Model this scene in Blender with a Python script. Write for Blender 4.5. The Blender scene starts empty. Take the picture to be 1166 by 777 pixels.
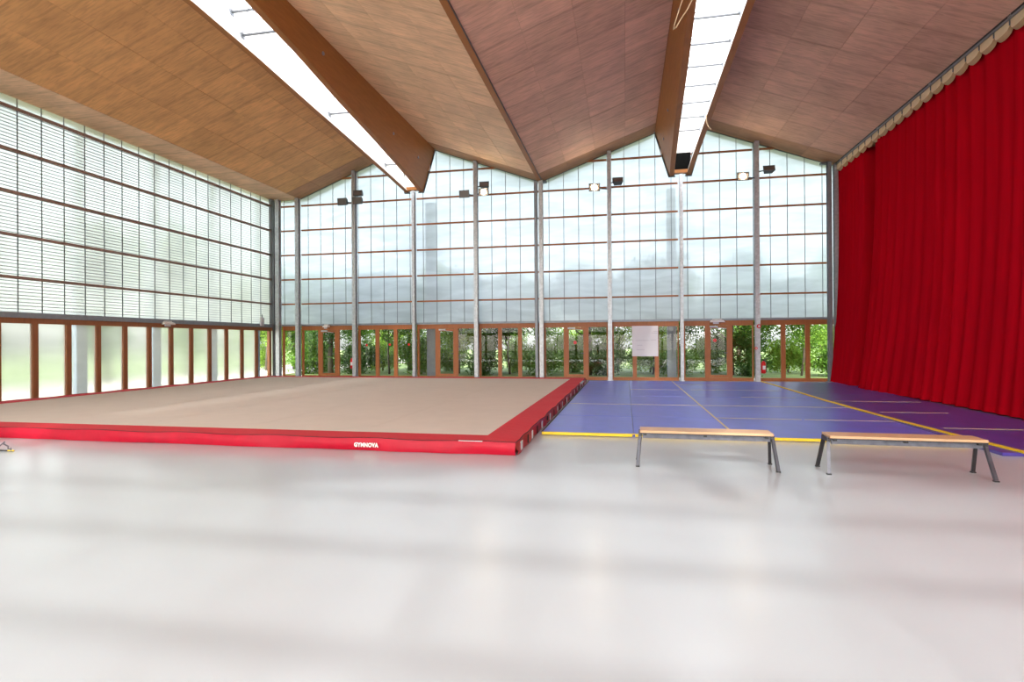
import bpy, math, random
import numpy as np
from mathutils import Vector, Matrix
random.seed(7); rng = np.random.default_rng(7)
sc = bpy.context.scene
C = sc.collection

# ---------------------------------------------------------------- camera
A = math.atan(129/635.); ca, sa = math.cos(A), math.sin(A)
fwd = Vector((-sa*635, ca*635, 1.3)).normalized()
rgt = Vector((ca, sa, -0.0065)); rgt = (rgt - fwd*rgt.dot(fwd)).normalized()
up = rgt.cross(fwd)
cam = bpy.data.cameras.new('camera'); co = bpy.data.objects.new('camera', cam); C.objects.link(co)
cam.sensor_width = 36; cam.lens = 635/1166*36; cam.clip_end = 500
m = Matrix((rgt, up, -fwd)).transposed().to_4x4(); m.translation = (0, 0, 1.5)
co.matrix_world = m
sc.camera = co
# ---------------------------------------------------------------- sky, sun, exposure
w = bpy.data.worlds.new('world'); sc.world = w; w.use_nodes = True
wn = w.node_tree.nodes; wl = w.node_tree.links
sky = wn.new('ShaderNodeTexSky'); sky.sky_type = 'NISHITA'; sky.sun_disc = False
sky.sun_elevation = math.radians(39.4); sky.sun_rotation = math.radians(184.6)
sky.air_density = 1.0; sky.dust_density = 3.0; sky.ozone_density = 1.0
bg = wn['Background']; bg.inputs['Strength'].default_value = .85
hsv = wn.new('ShaderNodeHueSaturation'); hsv.inputs['Saturation'].default_value = .4
wl.new(sky.outputs[0], hsv.inputs['Color']); wl.new(hsv.outputs[0], bg.inputs[0])
sl = bpy.data.lights.new('sun', 'SUN'); sl.energy = 6.0; sl.angle = math.radians(1.6); sl.color = (1, .97, .92)
so = bpy.data.objects.new('sun', sl); C.objects.link(so)
so.rotation_euler = Vector((-0.08, 1, -0.82)).to_track_quat('-Z', 'Y').to_euler()
sc.view_settings.view_transform = 'Standard'; sc.view_settings.look = 'None'
sc.view_settings.exposure = 0.33; sc.view_settings.gamma = 1; sc.view_settings.use_curve_mapping = False
cy = sc.cycles
cy.max_bounces = 12; cy.diffuse_bounces = 7; cy.glossy_bounces = 4; cy.transmission_bounces = 8; cy.transparent_max_bounces = 16
cy.sample_clamp_indirect = 8; cy.caustics_reflective = False; cy.caustics_refractive = False

# ---------------------------------------------------------------- materials
def mat(name, col, rough=.6, metal=0, noise=0, scale=6, bump=0, stretch=(1,1,1), rand=0, spec=.5, emit=0, coat=0):
    M = bpy.data.materials.new(name); M.use_nodes = True
    n = M.node_tree.nodes; l = M.node_tree.links; b = n['Principled BSDF']
    b.inputs['Roughness'].default_value = rough; b.inputs['Metallic'].default_value = metal
    b.inputs['Specular IOR Level'].default_value = spec; b.inputs['Coat Weight'].default_value = coat
    b.inputs['Base Color'].default_value = (*col, 1)
    if emit:
        b.inputs['Emission Color'].default_value = (1, .80, .55, 1); b.inputs['Emission Strength'].default_value = emit
    if noise or rand or bump:
        tc = n.new('ShaderNodeTexCoord'); mp = n.new('ShaderNodeMapping'); mp.inputs['Scale'].default_value = stretch
        nz = n.new('ShaderNodeTexNoise'); nz.inputs['Scale'].default_value = scale; nz.inputs['Detail'].default_value = 5
        l.new(tc.outputs['Object'], mp.inputs[0]); l.new(mp.outputs[0], nz.inputs['Vector'])
        hs = n.new('ShaderNodeHueSaturation'); hs.inputs['Color'].default_value = (*col, 1)
        mr = n.new('ShaderNodeMapRange'); mr.inputs[1].default_value = .25; mr.inputs[2].default_value = .75
        mr.inputs[3].default_value = 1-noise; mr.inputs[4].default_value = 1+noise
        l.new(nz.outputs[0], mr.inputs[0])
        oi = n.new('ShaderNodeObjectInfo'); m2 = n.new('ShaderNodeMapRange')
        m2.inputs[3].default_value = 1-rand; m2.inputs[4].default_value = 1+rand
        l.new(oi.outputs['Random'], m2.inputs[0])
        mu = n.new('ShaderNodeMath'); mu.operation = 'MULTIPLY'
        l.new(mr.outputs[0], mu.inputs[0]); l.new(m2.outputs[0], mu.inputs[1])
        l.new(mu.outputs[0], hs.inputs['Value']); l.new(hs.outputs[0], b.inputs['Base Color'])
        if bump:
            bp = n.new('ShaderNodeBump'); bp.inputs['Strength'].default_value = bump; bp.inputs['Distance'].default_value = .01
            l.new(nz.outputs[0], bp.inputs['Height']); l.new(bp.outputs[0], b.inputs['Normal'])
    return M

def ply(name, col, dark=.8):
    """plywood: long grain, blotches, faint stripes where the joists behind have marked it"""
    M = bpy.data.materials.new(name); M.use_nodes = True
    n = M.node_tree.nodes; l = M.node_tree.links; b = n['Principled BSDF']
    b.inputs['Roughness'].default_value = .65; b.inputs['Specular IOR Level'].default_value = .25
    tc = n.new('ShaderNodeTexCoord')
    def noise(sc_, scale, det=6, dist=0):
        mp = n.new('ShaderNodeMapping'); mp.inputs['Scale'].default_value = sc_
        l.new(tc.outputs['Object'], mp.inputs[0])
        z = n.new('ShaderNodeTexNoise'); z.inputs['Scale'].default_value = scale; z.inputs['Detail'].default_value = det
        z.inputs['Distortion'].default_value = dist
        oi_ = n.new('ShaderNodeObjectInfo'); ad = n.new('ShaderNodeVectorMath'); ad.operation = 'MULTIPLY_ADD'
        l.new(oi_.outputs['Random'], ad.inputs[0]); ad.inputs[1].default_value = (37, 53, 11); l.new(mp.outputs[0], ad.inputs[2])
        l.new(ad.outputs[0], z.inputs['Vector']); return z.outputs[0]
    def rng_(v, a, b_, c, d):
        r = n.new('ShaderNodeMapRange'); r.inputs[1].default_value = a; r.inputs[2].default_value = b_
        r.inputs[3].default_value = c; r.inputs[4].default_value = d; l.new(v, r.inputs[0]); return r.outputs[0]
    def mul(a, b_):
        q = n.new('ShaderNodeMath'); q.operation = 'MULTIPLY'; l.new(a, q.inputs[0]); l.new(b_, q.inputs[1]); return q.outputs[0]
    grain = rng_(noise((1.2, 9, 1), 2.2, 8, .6), .42, .66, 1.05, .84)
    blot = rng_(noise((1, 1, 1), 1.1, 3), .3, .7, .88, 1.12)
    gp = n.new('ShaderNodeNewGeometry'); sx = n.new('ShaderNodeSeparateXYZ'); l.new(gp.outputs['Position'], sx.inputs[0])
    pp = n.new('ShaderNodeMath'); pp.operation = 'PINGPONG'; pp.inputs[1].default_value = .375; l.new(sx.outputs[1], pp.inputs[0])
    st = rng_(pp.outputs[0], .0, .09, .86, 1.0)
    oi = n.new('ShaderNodeObjectInfo')
    v = mul(mul(grain, blot), mul(st, rng_(oi.outputs['Random'], 0, 1, .93, 1.07)))
    hs = n.new('ShaderNodeHueSaturation'); hs.inputs['Color'].default_value = (*col, 1)
    l.new(v, hs.inputs['Value']); l.new(hs.outputs[0], b.inputs['Base Color'])
    return M

def sheet(name, tint, transl, refr, clear, rough=.35, streak=.1):
    """thin translucent multi-wall sheet: scattering + blurred see-through + a little clear transmission + gloss"""
    M = bpy.data.materials.new(name); M.use_nodes = True
    n = M.node_tree.nodes; l = M.node_tree.links; n.remove(n['Principled BSDF']); out = n['Material Output']
    tc = n.new('ShaderNodeTexCoord'); mp = n.new('ShaderNodeMapping'); mp.inputs['Scale'].default_value = (.5, .5, 2.2)
    nz = n.new('ShaderNodeTexNoise'); nz.inputs['Scale'].default_value = 1.3; nz.inputs['Detail'].default_value = 4; nz.inputs['Distortion'].default_value = .5
    gp = n.new('ShaderNodeNewGeometry'); l.new(gp.outputs['Position'], mp.inputs[0]); l.new(mp.outputs[0], nz.inputs['Vector'])
    hs = n.new('ShaderNodeHueSaturation'); hs.inputs['Color'].default_value = (*tint, 1)
    mr = n.new('ShaderNodeMapRange'); mr.inputs[1].default_value = .3; mr.inputs[2].default_value = .7
    mr.inputs[3].default_value = 1-streak; mr.inputs[4].default_value = 1+streak*.5
    l.new(nz.outputs[0], mr.inputs[0]); l.new(mr.outputs[0], hs.inputs['Value'])
    T = n.new('ShaderNodeBsdfTranslucent'); l.new(hs.outputs[0], T.inputs[0])
    R = n.new('ShaderNodeBsdfRefraction'); R.inputs['IOR'].default_value = 1.12; R.inputs['Roughness'].default_value = rough
    l.new(hs.outputs[0], R.inputs[0])
    K = n.new('ShaderNodeBsdfTransparent'); K.inputs[0].default_value = (*tint, 1)
    G = n.new('ShaderNodeBsdfGlossy'); G.inputs['Roughness'].default_value = .25
    def mix(f, a, b_):
        x = n.new('ShaderNodeMixShader'); x.inputs[0].default_value = f; l.new(a, x.inputs[1]); l.new(b_, x.inputs[2]); return x.outputs[0]
    s = mix(refr/(transl+refr), T.outputs[0], R.outputs[0]); s = mix(clear, s, K.outputs[0]); s = mix(.05, s, G.outputs[0])
    l.new(s, out.inputs[0]); return M

def glass(name, tint=(.93, .97, .95)):
    M = bpy.data.materials.new(name); M.use_nodes = True
    n = M.node_tree.nodes; l = M.node_tree.links; n.remove(n['Principled BSDF']); out = n['Material Output']
    K = n.new('ShaderNodeBsdfTransparent'); K.inputs[0].default_value = (*tint, 1)
    G = n.new('ShaderNodeBsdfGlossy'); G.inputs['Roughness'].default_value = .02
    F = n.new('ShaderNodeFresnel'); F.inputs[0].default_value = 1.5
    x = n.new('ShaderNodeMixShader'); l.new(F.outputs[0], x.inputs[0]); l.new(K.outputs[0], x.inputs[1]); l.new(G.outputs[0], x.inputs[2])
    l.new(x.outputs[0], out.inputs[0]); return M

def leafmat(name, col):
    M = bpy.data.materials.new(name); M.use_nodes = True
    n = M.node_tree.nodes; l = M.node_tree.links; n.remove(n['Principled BSDF']); out = n['Material Output']
    tc = n.new('ShaderNodeTexCoord'); nz = n.new('ShaderNodeTexNoise'); nz.inputs['Scale'].default_value = 5
    l.new(tc.outputs['Object'], nz.inputs['Vector'])
    mr = n.new('ShaderNodeMapRange'); mr.inputs[1].default_value = .3; mr.inputs[2].default_value = .7; mr.inputs[3].default_value = .55; mr.inputs[4].default_value = 1.5
    l.new(nz.outputs[0], mr.inputs[0]); hs = n.new('ShaderNodeHueSaturation'); hs.inputs['Color'].default_value = (*col, 1); l.new(mr.outputs[0], hs.inputs['Value'])
    D = n.new('ShaderNodeBsdfDiffuse'); T = n.new('ShaderNodeBsdfTranslucent'); l.new(hs.outputs[0], D.inputs[0]); l.new(hs.outputs[0], T.inputs[0])
    x = n.new('ShaderNodeMixShader'); x.inputs[0].default_value = .45; l.new(D.outputs[0], x.inputs[1]); l.new(T.outputs[0], x.inputs[2])
    l.new(x.outputs[0], out.inputs[0]); return M

M_floor = mat('pale_resin_floor', (.51, .545, .58), .25, noise=.03, scale=.6, spec=.6)
PLY = [ply('plywood_orange', (.72, .385, .16)), ply('plywood_tan', (.80, .52, .32)), ply('plywood_rosy', (.72, .44, .31)), ply('plywood_brown', (.66, .395, .27))]  # one plywood; each slope's tint holds the colour cast of the light
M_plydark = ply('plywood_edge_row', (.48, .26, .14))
M_beam = mat('varnished_timber_beam', (.36, .14, .035), .5, noise=.12, scale=3, stretch=(3, .6, 6), spec=.3)
M_white = mat('white_painted_timber', (.86, .84, .80), .6, noise=.03)
M_rail = mat('orange_brown_timber', (.40, .13, .04), .45, noise=.15, scale=4, stretch=(.5, .5, 6))
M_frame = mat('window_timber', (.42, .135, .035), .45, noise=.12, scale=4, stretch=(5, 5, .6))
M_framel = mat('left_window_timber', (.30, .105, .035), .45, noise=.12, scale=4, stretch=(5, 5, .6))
M_galv = mat('galvanised_steel', (.50, .52, .55), .42, metal=.55, noise=.18, scale=14)
M_dsteel = mat('dark_grey_steel', (.14, .15, .16), .45, metal=.5, noise=.1, scale=9)
M_gsteel = mat('grey_steel', (.27, .29, .32), .45, metal=.4, noise=.1, scale=9)
M_black = mat('black_plastic', (.015, .015, .016), .45)
M_void = mat('dark_end_gap', (.008, .008, .008), .9, spec=0)  # shade of the skylight's end gap, painted as near-black
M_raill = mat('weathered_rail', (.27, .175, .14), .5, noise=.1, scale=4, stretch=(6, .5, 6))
M_slat = mat('pale_louvre_slat', (.26, .28, .29), .6)
M_joint = mat('joint_profile_grey', (.20, .22, .24), .5)
M_sheet = sheet('translucent_sheet', (.55, .59, .60), .86, .14, .0, .30, .16)
M_sheetl = sheet('ribbed_translucent_sheet', (.52, .555, .525), .85, .15, .05, .4, .08)
M_lowsheet = sheet('frosted_low_pane', (.60, .62, .585), .35, .60, .0, .38, .06)
M_front = sheet('south_translucent_sheet', (.55, .565, .57), .8, .12, .5, .3, .05)
M_skyl = sheet('skylight_sheet', (.76, .77, .78), .85, .12, .14, .2, .02)
M_glass = glass('clear_glass')
M_red = mat('red_vinyl', (.46, .004, .024), .45, noise=.12, scale=5, bump=.3, spec=.25)
M_redtop = mat('red_carpet_border', (.60, .008, .024), .75, noise=.06, scale=20)
M_beige = mat('beige_carpet', (.70, .615, .54), .9, noise=.03, scale=3, spec=.15)
M_seam = mat('black_seam', (.02, .005, .006), .8)
M_blue = mat('blue_vinyl_mat', (.125, .16, .70), .34, noise=.10, scale=2.5, spec=.5)
M_blue_redcast = mat('blue_mat_curtain_cast', (.085, .055, .34), .36, noise=.10, scale=2.5, spec=.5)  # blue vinyl with the red curtain's reflection mixed into its colour
M_yellow = mat('yellow_edge', (.88, .62, .02), .5)
M_pale = mat('faded_yellow_piping', (.72, .60, .30), .6)
M_curt = mat('red_velvet_curtain', (.47, .003, .012), .7, noise=.12, scale=3, stretch=(1, 3, .15), spec=.0)
M_cream = mat('cream_canvas', (.78, .60, .38), .8, noise=.05)
M_creamd = mat('brown_canvas_hem', (.50, .33, .17), .8)
M_bwood = mat('beech_bench_wood', (.66, .40, .22), .42, noise=.10, scale=5, stretch=(.8, 9, 9))
M_bmetal = mat('worn_grey_metal', (.13, .13, .16), .5, metal=.3, noise=.3, scale=12)
M_bleg = mat('bench_leg_steel', (.10, .10, .12), .4, metal=.4, noise=.2, scale=12)
M_bdark = mat('dark_bench_leg', (.045, .040, .045), .4, metal=.4)
M_lens = mat('lit_lamp_glass', (.9, .9, .9), .3, emit=220)
M_lensoff = mat('unlit_lamp_glass', (.16, .14, .13), .2)
M_ext = mat('extinguisher_red', (.75, .01, .012), .3)
M_paper = mat('white_paper', (.86, .85, .86), .7)
M_ink = mat('grey_marker_ink', (.55, .53, .56), .8)
M_plastic = mat('pale_grey_plastic', (.62, .63, .64), .4)
M_concrete = mat('painted_pillar', (.36, .46, .60), .7, noise=.08)
M_pillar = mat('grey_pillar', (.30, .33, .36), .7, noise=.1)
M_wall = mat('side_wall_board', (.40, .36, .32), .8, noise=.05)
M_grass = mat('grass_ground', (.16, .22, .06), .9, noise=.45, scale=1.2)
M_path = mat('pale_gravel_path', (.70, .64, .55), .9, noise=.1, scale=5)
M_bark = mat('bark', (.10, .075, .055), .9, noise=.3, scale=9, stretch=(1, 1, .2))
M_leaf = [leafmat('leaf_green', (.13, .25, .04)), leafmat('leaf_light_green', (.26, .40, .07)), leafmat('leaf_dark_green', (.07, .15, .035))]

# ---------------------------------------------------------------- helpers
class MB:
    def __init__(s): s.v = []; s.f = []; s.m = []
    def quad(s, *p, mi=0):
        n = len(s.v); s.v += [tuple(q) for q in p]; s.f.append(tuple(range(n, n+len(p)))); s.m.append(mi); return s
    def box(s, x0, x1, y0, y1, z0, z1, mi=0):
        return s.hexa([(x0,y0,z0),(x1,y0,z0),(x1,y1,z0),(x0,y1,z0),(x0,y0,z1),(x1,y0,z1),(x1,y1,z1),(x0,y1,z1)], mi)
    def hexa(s, p, mi=0):
        n = len(s.v); s.v += [tuple(q) for q in p]
        for f in ((0,3,2,1),(4,5,6,7),(0,1,5,4),(1,2,6,5),(2,3,7,6),(3,0,4,7)):
            s.f.append(tuple(n+i for i in f)); s.m.append(mi)
        return s
    def bar(s, a, b, w_, d=None, mi=0, upv=(0,0,1)):
        a = Vector(a); b = Vector(b); d = d or w_; t = (b-a).normalized(); u = Vector(upv)
        if abs(t.dot(u)) > .95: u = Vector((0,1,0))
        r = t.cross(u).normalized()*w_/2; q = r.cross(t).normalized()*d/2
        return s.hexa([a-r-q, a+r-q, a+r+q, a-r+q, b-r-q, b+r-q, b+r+q, b-r+q], mi)
    def tube(s, pts, rad, n=10, mi=0, cap=True):
        pts = [Vector(p) for p in pts]; rads = rad if isinstance(rad, (list, tuple)) else [rad]*len(pts); base = len(s.v)
        for i, p in enumerate(pts):
            t = (pts[min(i+1, len(pts)-1)]-pts[max(i-1, 0)]).normalized()
            u = Vector((1,0,0)) if abs(t.x) < .9 else Vector((0,1,0))
            r = t.cross(u).normalized(); q = t.cross(r)
            for k in range(n):
                a = 2*math.pi*k/n; s.v.append(tuple(p+(r*math.cos(a)+q*math.sin(a))*rads[i]))
        for i in range(len(pts)-1):
            for k in range(n):
                a0 = base+i*n+k; a1 = base+i*n+(k+1) % n; s.f.append((a0, a1, a1+n, a0+n)); s.m.append(mi)
        if cap:
            s.f.append(tuple(base+k for k in range(n))[::-1]); s.m.append(mi)
            s.f.append(tuple(base+(len(pts)-1)*n+k for k in range(n))); s.m.append(mi)
        return s
    def data(s, name, mats, smooth=False):
        if smooth:
            ix = {}; mp = []
            for q in s.v:
                k = tuple(round(c_, 4) for c_ in q)
                if k not in ix: ix[k] = len(ix)
                mp.append(ix[k])
            s.f = [tuple(mp[i] for i in f) for f in s.f]; s.v = list(ix)
        me = bpy.data.meshes.new(name); me.from_pydata(s.v, [], s.f)
        for q in (mats if isinstance(mats, (list, tuple)) else [mats]): me.materials.append(q)
        me.polygons.foreach_set('material_index', s.m)
        if smooth: me.polygons.foreach_set('use_smooth', [True]*len(s.f))
        me.update(); return me
    def obj(s, name, mats, parent=None, smooth=False, bevel=0, loc=None):
        o = bpy.data.objects.new(name, s.data(name, mats, smooth)); C.objects.link(o)
        if loc is not None: o.location = loc
        if parent is not None: o.parent = parent
        if bevel:
            b = o.modifiers.new('bevel', 'BEVEL'); b.width = bevel; b.segments = 2; b.limit_method = 'ANGLE'
        return o
def inst(name, me, parent, loc, rot=(0,0,0), scale=(1,1,1)):
    o = bpy.data.objects.new(name, me); C.objects.link(o); o.parent = parent; o.location = loc; o.rotation_euler = rot; o.scale = scale; return o
def empty(name, loc=(0,0,0), rz=0):
    o = bpy.data.objects.new(name, None); C.objects.link(o); o.location = loc; o.rotation_euler = (0,0,rz); o.empty_display_size = .2; return o
def tag(o, label, cat, group=None):
    o['label'] = label; o['category'] = cat
    if group: o['group'] = group
    return o
def struct(o): o['kind'] = 'structure'; return o
def copy_tree(o, parent=None):
    c = o.copy(); C.objects.link(c); c.parent = parent
    for ch in list(o.children): copy_tree(ch, c)
    return c
def lerp(a, b, t): return a+(b-a)*t

# ---------------------------------------------------------------- sizes (metres; camera stands at x=0, y=0)
YB, YF = 22.0, -4.04           # inner line of the back and the front glass wall
XL, XR = -15.1, 7.95
COLS = [-13.87+2.656*k for k in range(9)]
RAILS = [3.22+1.069*k for k in range(6)]
RC = (-8.56, 2.07)             # ridge lines
ZE, ZV, ZR = 7.80, 7.88, 9.47
SLOPES = [((-13.87, ZE), (-9.48, ZR)), ((-7.64, ZR), (-3.27, ZV)), ((-3.27, ZV), (1.15, ZR)), ((2.99, ZR), (7.42, ZE-.01))]
def roof_z(x):
    if x < -13.87 or x > 7.42: return ZE
    for (x0, z0), (x1, z1) in SLOPES:
        if x0 <= x <= x1: return lerp(z0, z1, (x-x0)/(x1-x0))
    return ZR+.33

# ================================================================ floor and outside ground
fl = MB().box(XL-.5, XR+.3, YF-.4, YB+.4, -.2, 0).obj('floor', M_floor); struct(fl)
g = MB()
g.box(-90, 90, YB+.4, 120, -.3, -.12); g.box(-90, 90, -60, YF-.4, -.3, -.12); g.box(-90, XL-.5, YF-.4, YB+.4, -.3, -.12); g.box(XR+.3, 90, YF-.4, YB+.4, -.3, -.12)
go = g.obj('ground', M_grass); struct(go)
struct(MB().box(-24, -17.2, -30, 60, -.12, -.06).obj('trim_1', M_path))
struct(MB().box(-17, 60, 23.2, 24.8, -.12, -.07).obj('trim_2', M_path))
struct(MB().box(-40, 40, YF-6, YF-1.2, -.12, -.06).obj('trim_3', M_path))

# ================================================================ roof
ceil = struct(empty('ceiling', (0, 0, 0)))
YS = [YF-.3] + [21-1.5*k for k in range(17) if 21-1.5*k > YF-.2][::-1] + [YB+.1]
NS = 4
for si, ((x0, z0), (x1, z1)) in enumerate(SLOPES):
    L = math.hypot(x1-x0, z1-z0); ang = math.atan2(z1-z0, x1-x0)
    cache = {}
    for yi in range(len(YS)-1):
        wy = round(YS[yi+1]-YS[yi], 4); last = yi == len(YS)-2
        key = (wy, last)
        if key not in cache:
            gp_ = .006
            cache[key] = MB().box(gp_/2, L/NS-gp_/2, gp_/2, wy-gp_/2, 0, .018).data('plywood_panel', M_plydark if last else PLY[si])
        for k in range(NS):
            t = k/NS; dz = random.uniform(-.004, .004)
            inst('plywood_panel', cache[key], ceil, (lerp(x0, x1, t), YS[yi], lerp(z0, z1, t)+dz), (0, -ang, 0))
    # roof build-up above the sheets
    nx, nz_ = -math.sin(ang)*.30, math.cos(ang)*.30; bx_, bz_ = -math.sin(ang)*.028, math.cos(ang)*.028
    MB().hexa([(x0+bx_, YF-.5, z0+bz_), (x1+bx_, YF-.5, z1+bz_), (x1+bx_, YB+.6, z1+bz_), (x0+bx_, YB+.6, z0+bz_),
               (x0+nx, YF-.5, z0+nz_), (x1+nx, YF-.5, z1+nz_), (x1+nx, YB+.6, z1+nz_), (x0+nx, YB+.6, z0+nz_)]).obj('roof_slab', M_creamd, ceil)
for a, b in zip(range(len(YS)-1), range(1, len(YS))):            # flat strips at both eaves
    if (a % 2) == 0: continue
    y0, y1 = YS[a], YS[min(b+1, len(YS)-1)]
    MB().box(-15.2, -13.875, y0+.003, y1-.003, ZE-.012, ZE+.012).obj('soffit_panel', PLY[1], ceil)
MB().box(-15.2, -13.875, YF-.3, YS[1]-.003, ZE-.012, ZE+.012).obj('soffit_panel', PLY[1], ceil)
MB().box(-15.7, -13.87, YF-.5, YB+.6, ZE+.03, ZE+.3).obj('roof_slab', M_creamd, ceil)
MB().box(7.42, XR+.3, YF-.5, YB+.6, ZE+.0, ZE+.3).obj('roof_slab', M_creamd, ceil)
MB().box(-3.34, -3.20, YF-.3, YB+.05, ZV-.035, ZV+.015).obj('valley_strip', M_beam, ceil)
MB().box(-3.20, -3.185, YF-.3, YB+.05, ZV-.02, ZV+.02).obj('valley_joint', M_dsteel, ceil)

# twin beams of each ridge: leaning timber plates, arched underneath, white inside
prof = [(21.9, 7.77), (20.5, 7.95), (17.5, 8.27), (14.8, 8.52), (12.6, 8.76), (10.5, 8.92), (9.0, 8.96)]
prof = prof + [(18-y, z) for y, z in prof[::-1][1:]]
def hw(z): return .39+.306*(z-7.77)
TOPZ = 9.95
beam_labels = {
 (0, -1): 'left plate of the left roof beam pair, brown edge and white-painted inner face',
 (0, 1): 'broad brown timber roof beam descending right of the left skylight slot',
 (1, -1): 'tall brown timber roof beam on the left side of the right skylight',
 (1, 1): 'narrow-looking timber roof beam on the right side of the right skylight'}
for ci, c in enumerate(RC):
    for s in (-1, 1):
        b = MB(); T = .17
        for i in range(len(prof)-1):
            (ya, za), (yb, zb) = prof[i], prof[i+1]
            def P(y, z, o): return (c+s*(hw(z)-o), y, z)
            A0, B0, C0, D0 = P(ya, za, 0), P(yb, zb, 0), P(yb, TOPZ, 0), P(ya, TOPZ, 0)
            A1, B1, C1, D1 = P(ya, za, T), P(yb, zb, T), P(yb, TOPZ, T), P(ya, TOPZ, T)
            b.quad(A0, B0, C0, D0, mi=0); b.quad(A1, D1, C1, B1, mi=1); b.quad(A0, A1, B1, B0, mi=0); b.quad(D0, C0, C1, D1, mi=0)
            if i == 0: b.quad(A0, D0, D1, A1, mi=0)
            if i == len(prof)-2: b.quad(B0, B1, C1, C0, mi=0)
        bo = b.obj('roof_beam', [M_beam, M_white]); tag(bo, beam_labels[(ci, s)], 'beam', 'leaning timber beams under the skylights')
        for yy, in ((21.9,), (-3.9,)):
            e = MB(); z0 = 7.72; t0, t1 = (yy, yy+.05) if yy > 0 else (yy-.05, yy)
            e.hexa([(c+s*(hw(z0)-.2), t0, z0), (c+s*(hw(z0)+.05), t0, z0), (c+s*(hw(z0)+.05), t1, z0), (c+s*(hw(z0)-.2), t1, z0),
                    (c+s*(hw(9.45)-.2), t0, 9.45), (c+s*(hw(9.45)+.04), t0, 9.45), (c+s*(hw(9.45)+.04), t1, 9.45), (c+s*(hw(9.45)-.2), t1, 9.45)])
            e.obj('end_plate', M_dsteel, bo)
        for y, z in ((20.6, 8.75), (18.2, 8.8), (13.4, 9.15), (9, 9.2)):     # round bolt covers on the outer face
            x = c+s*(hw(z)+.006)
            MB().tube([(x-s*.02, y, z), (x+s*.006, y, z)], .055, 12).obj('bolt_cover', M_gsteel, bo)
    # steel struts across the slot
    ss = tag(empty('skylight_struts', (c, 9, 9.2)), ['steel cross struts inside the left skylight slot', 'steel cross struts with thin diagonals inside the right skylight slot'][ci], 'strut', 'strut rows inside the skylights')
    def zbot(y_):
        for (ya, za), (yb, zb) in zip(prof, prof[1:]):
            if yb <= y_ <= ya: return lerp(za, zb, (ya-y_)/(ya-yb))
        return 7.8
    rows = [(y_, zbot(y_)+.28) for y_ in (19.9, 16.0, 12.1, 8.2, 4.3, .4)]+[(11.9, 9.55), (4.1, 9.55)] if ci == 0 else [(21.2-1.22*q, 9.18) for q in range(20)]
    for k, (y, zz) in enumerate(rows):
        hw_ = hw(zz)-.17; zl = zz-9.2
        MB().bar((-hw_, y-9, zl), (hw_, y-9, zl), .05, .035).obj('strut', M_dsteel, ss)
        for s in (-1, 1): MB().box(s*hw_-.04, s*hw_+.04, y-9.06, y-8.94, zl-.08, zl+.06).obj('strut_shoe', M_gsteel, ss)
        if k % 3 != 1 or ci == 0:
            for s in (-1, 1): MB().bar((s*hw_, y-9, zl), (0, y-9-.6, zl+(.25 if ci == 0 else .02)), .014).obj('tie_rod', M_gsteel, ss)
    # barrel-vault glazing
    sk = tag(empty('skylight', (c, 9, TOPZ)), ['left barrel-vault skylight along the left roof ridge', 'right barrel-vault skylight, glaring white, along the right roof ridge'][ci], 'skylight', 'ridge skylights')
    R_ = hw(TOPZ)+.06; n = 8; yy = YF+.3; arc = [(-R_*math.cos(math.pi*i/n), .45*math.sin(math.pi*i/n)+.05) for i in range(n+1)]
    pn = MB(); rb = MB()
    for i in range(n):
        (xa, za), (xb, zb) = arc[i], arc[i+1]
        pn.quad((xa, .01, za), (xb, .01, zb), (xb, 1.21, zb), (xa, 1.21, za))
        rb.hexa([(xa,-.02,za-.04),(xb,-.02,zb-.04),(xb,.02,zb-.04),(xa,.02,za-.04),(xa,-.02,za),(xb,-.02,zb),(xb,.02,zb),(xa,.02,za)])
    pd, rd = pn.data('vault_panel', M_skyl, True), rb.data('vault_rib', M_white)
    while yy < YB-.5:
        inst('vault_panel', pd, sk, (0, yy-9, 0)); inst('vault_rib', rd, sk, (0, yy-9, 0)); yy += 1.22
    MB().box(-R_, R_, yy-9, yy-8.97, -.5, .5).obj('vault_end', M_skyl, sk); MB().box(-R_, R_, YF-8.75, YF-8.70, -.5, .5).obj('vault_end', M_dsteel, sk)
    MB().box(-.30, .30, 21.7-9, 21.9-9, 7.80-TOPZ, 7.93-TOPZ).obj('end_block', M_beam, sk)
    MB().box(-.38, .38, 21.86-9, 21.90-9, 7.93-TOPZ, 8.60-TOPZ).obj('end_closure', M_void if ci else M_white, sk); MB().box(-.72, .72, 21.86-9, 21.88-9, 8.60-TOPZ, TOPZ-TOPZ).obj('end_pane', M_white, sk)  # right closure is a black sheet in place of the dark end gap
# loose white cord looped over the beam and another hanging at the beam edge
def px(p, Y):
    u, v = p[0]-583, 388.5-p[1]; u2, v2 = u+.0065*v, v-.0065*u+1.3
    r = (-sa*635+ca*u2, ca*635+sa*u2, v2); t = Y/r[1]; return (r[0]*t, Y, 1.5+r[2]*t)
tag(MB().tube([px(q, 11.4) for q in ((789,-2),(783,10),(775,22),(770,31),(767,33.5),(768,28),(773,12),(778,-3))], .012, 6).obj('hanging_cord', M_cream, smooth=True),
    'white cord looped against the beam left of the right skylight', 'cord')
tag(MB().tube([(2.43, 17.6, 8.30), (2.44, 17.6, 8.08), (2.49, 17.58, 7.94), (2.56, 17.56, 7.84)], .016, 6).obj('hanging_cord', M_cream, smooth=True),
    'short pale cord end dangling at the lower edge of the narrow right beam', 'cord')

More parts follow.
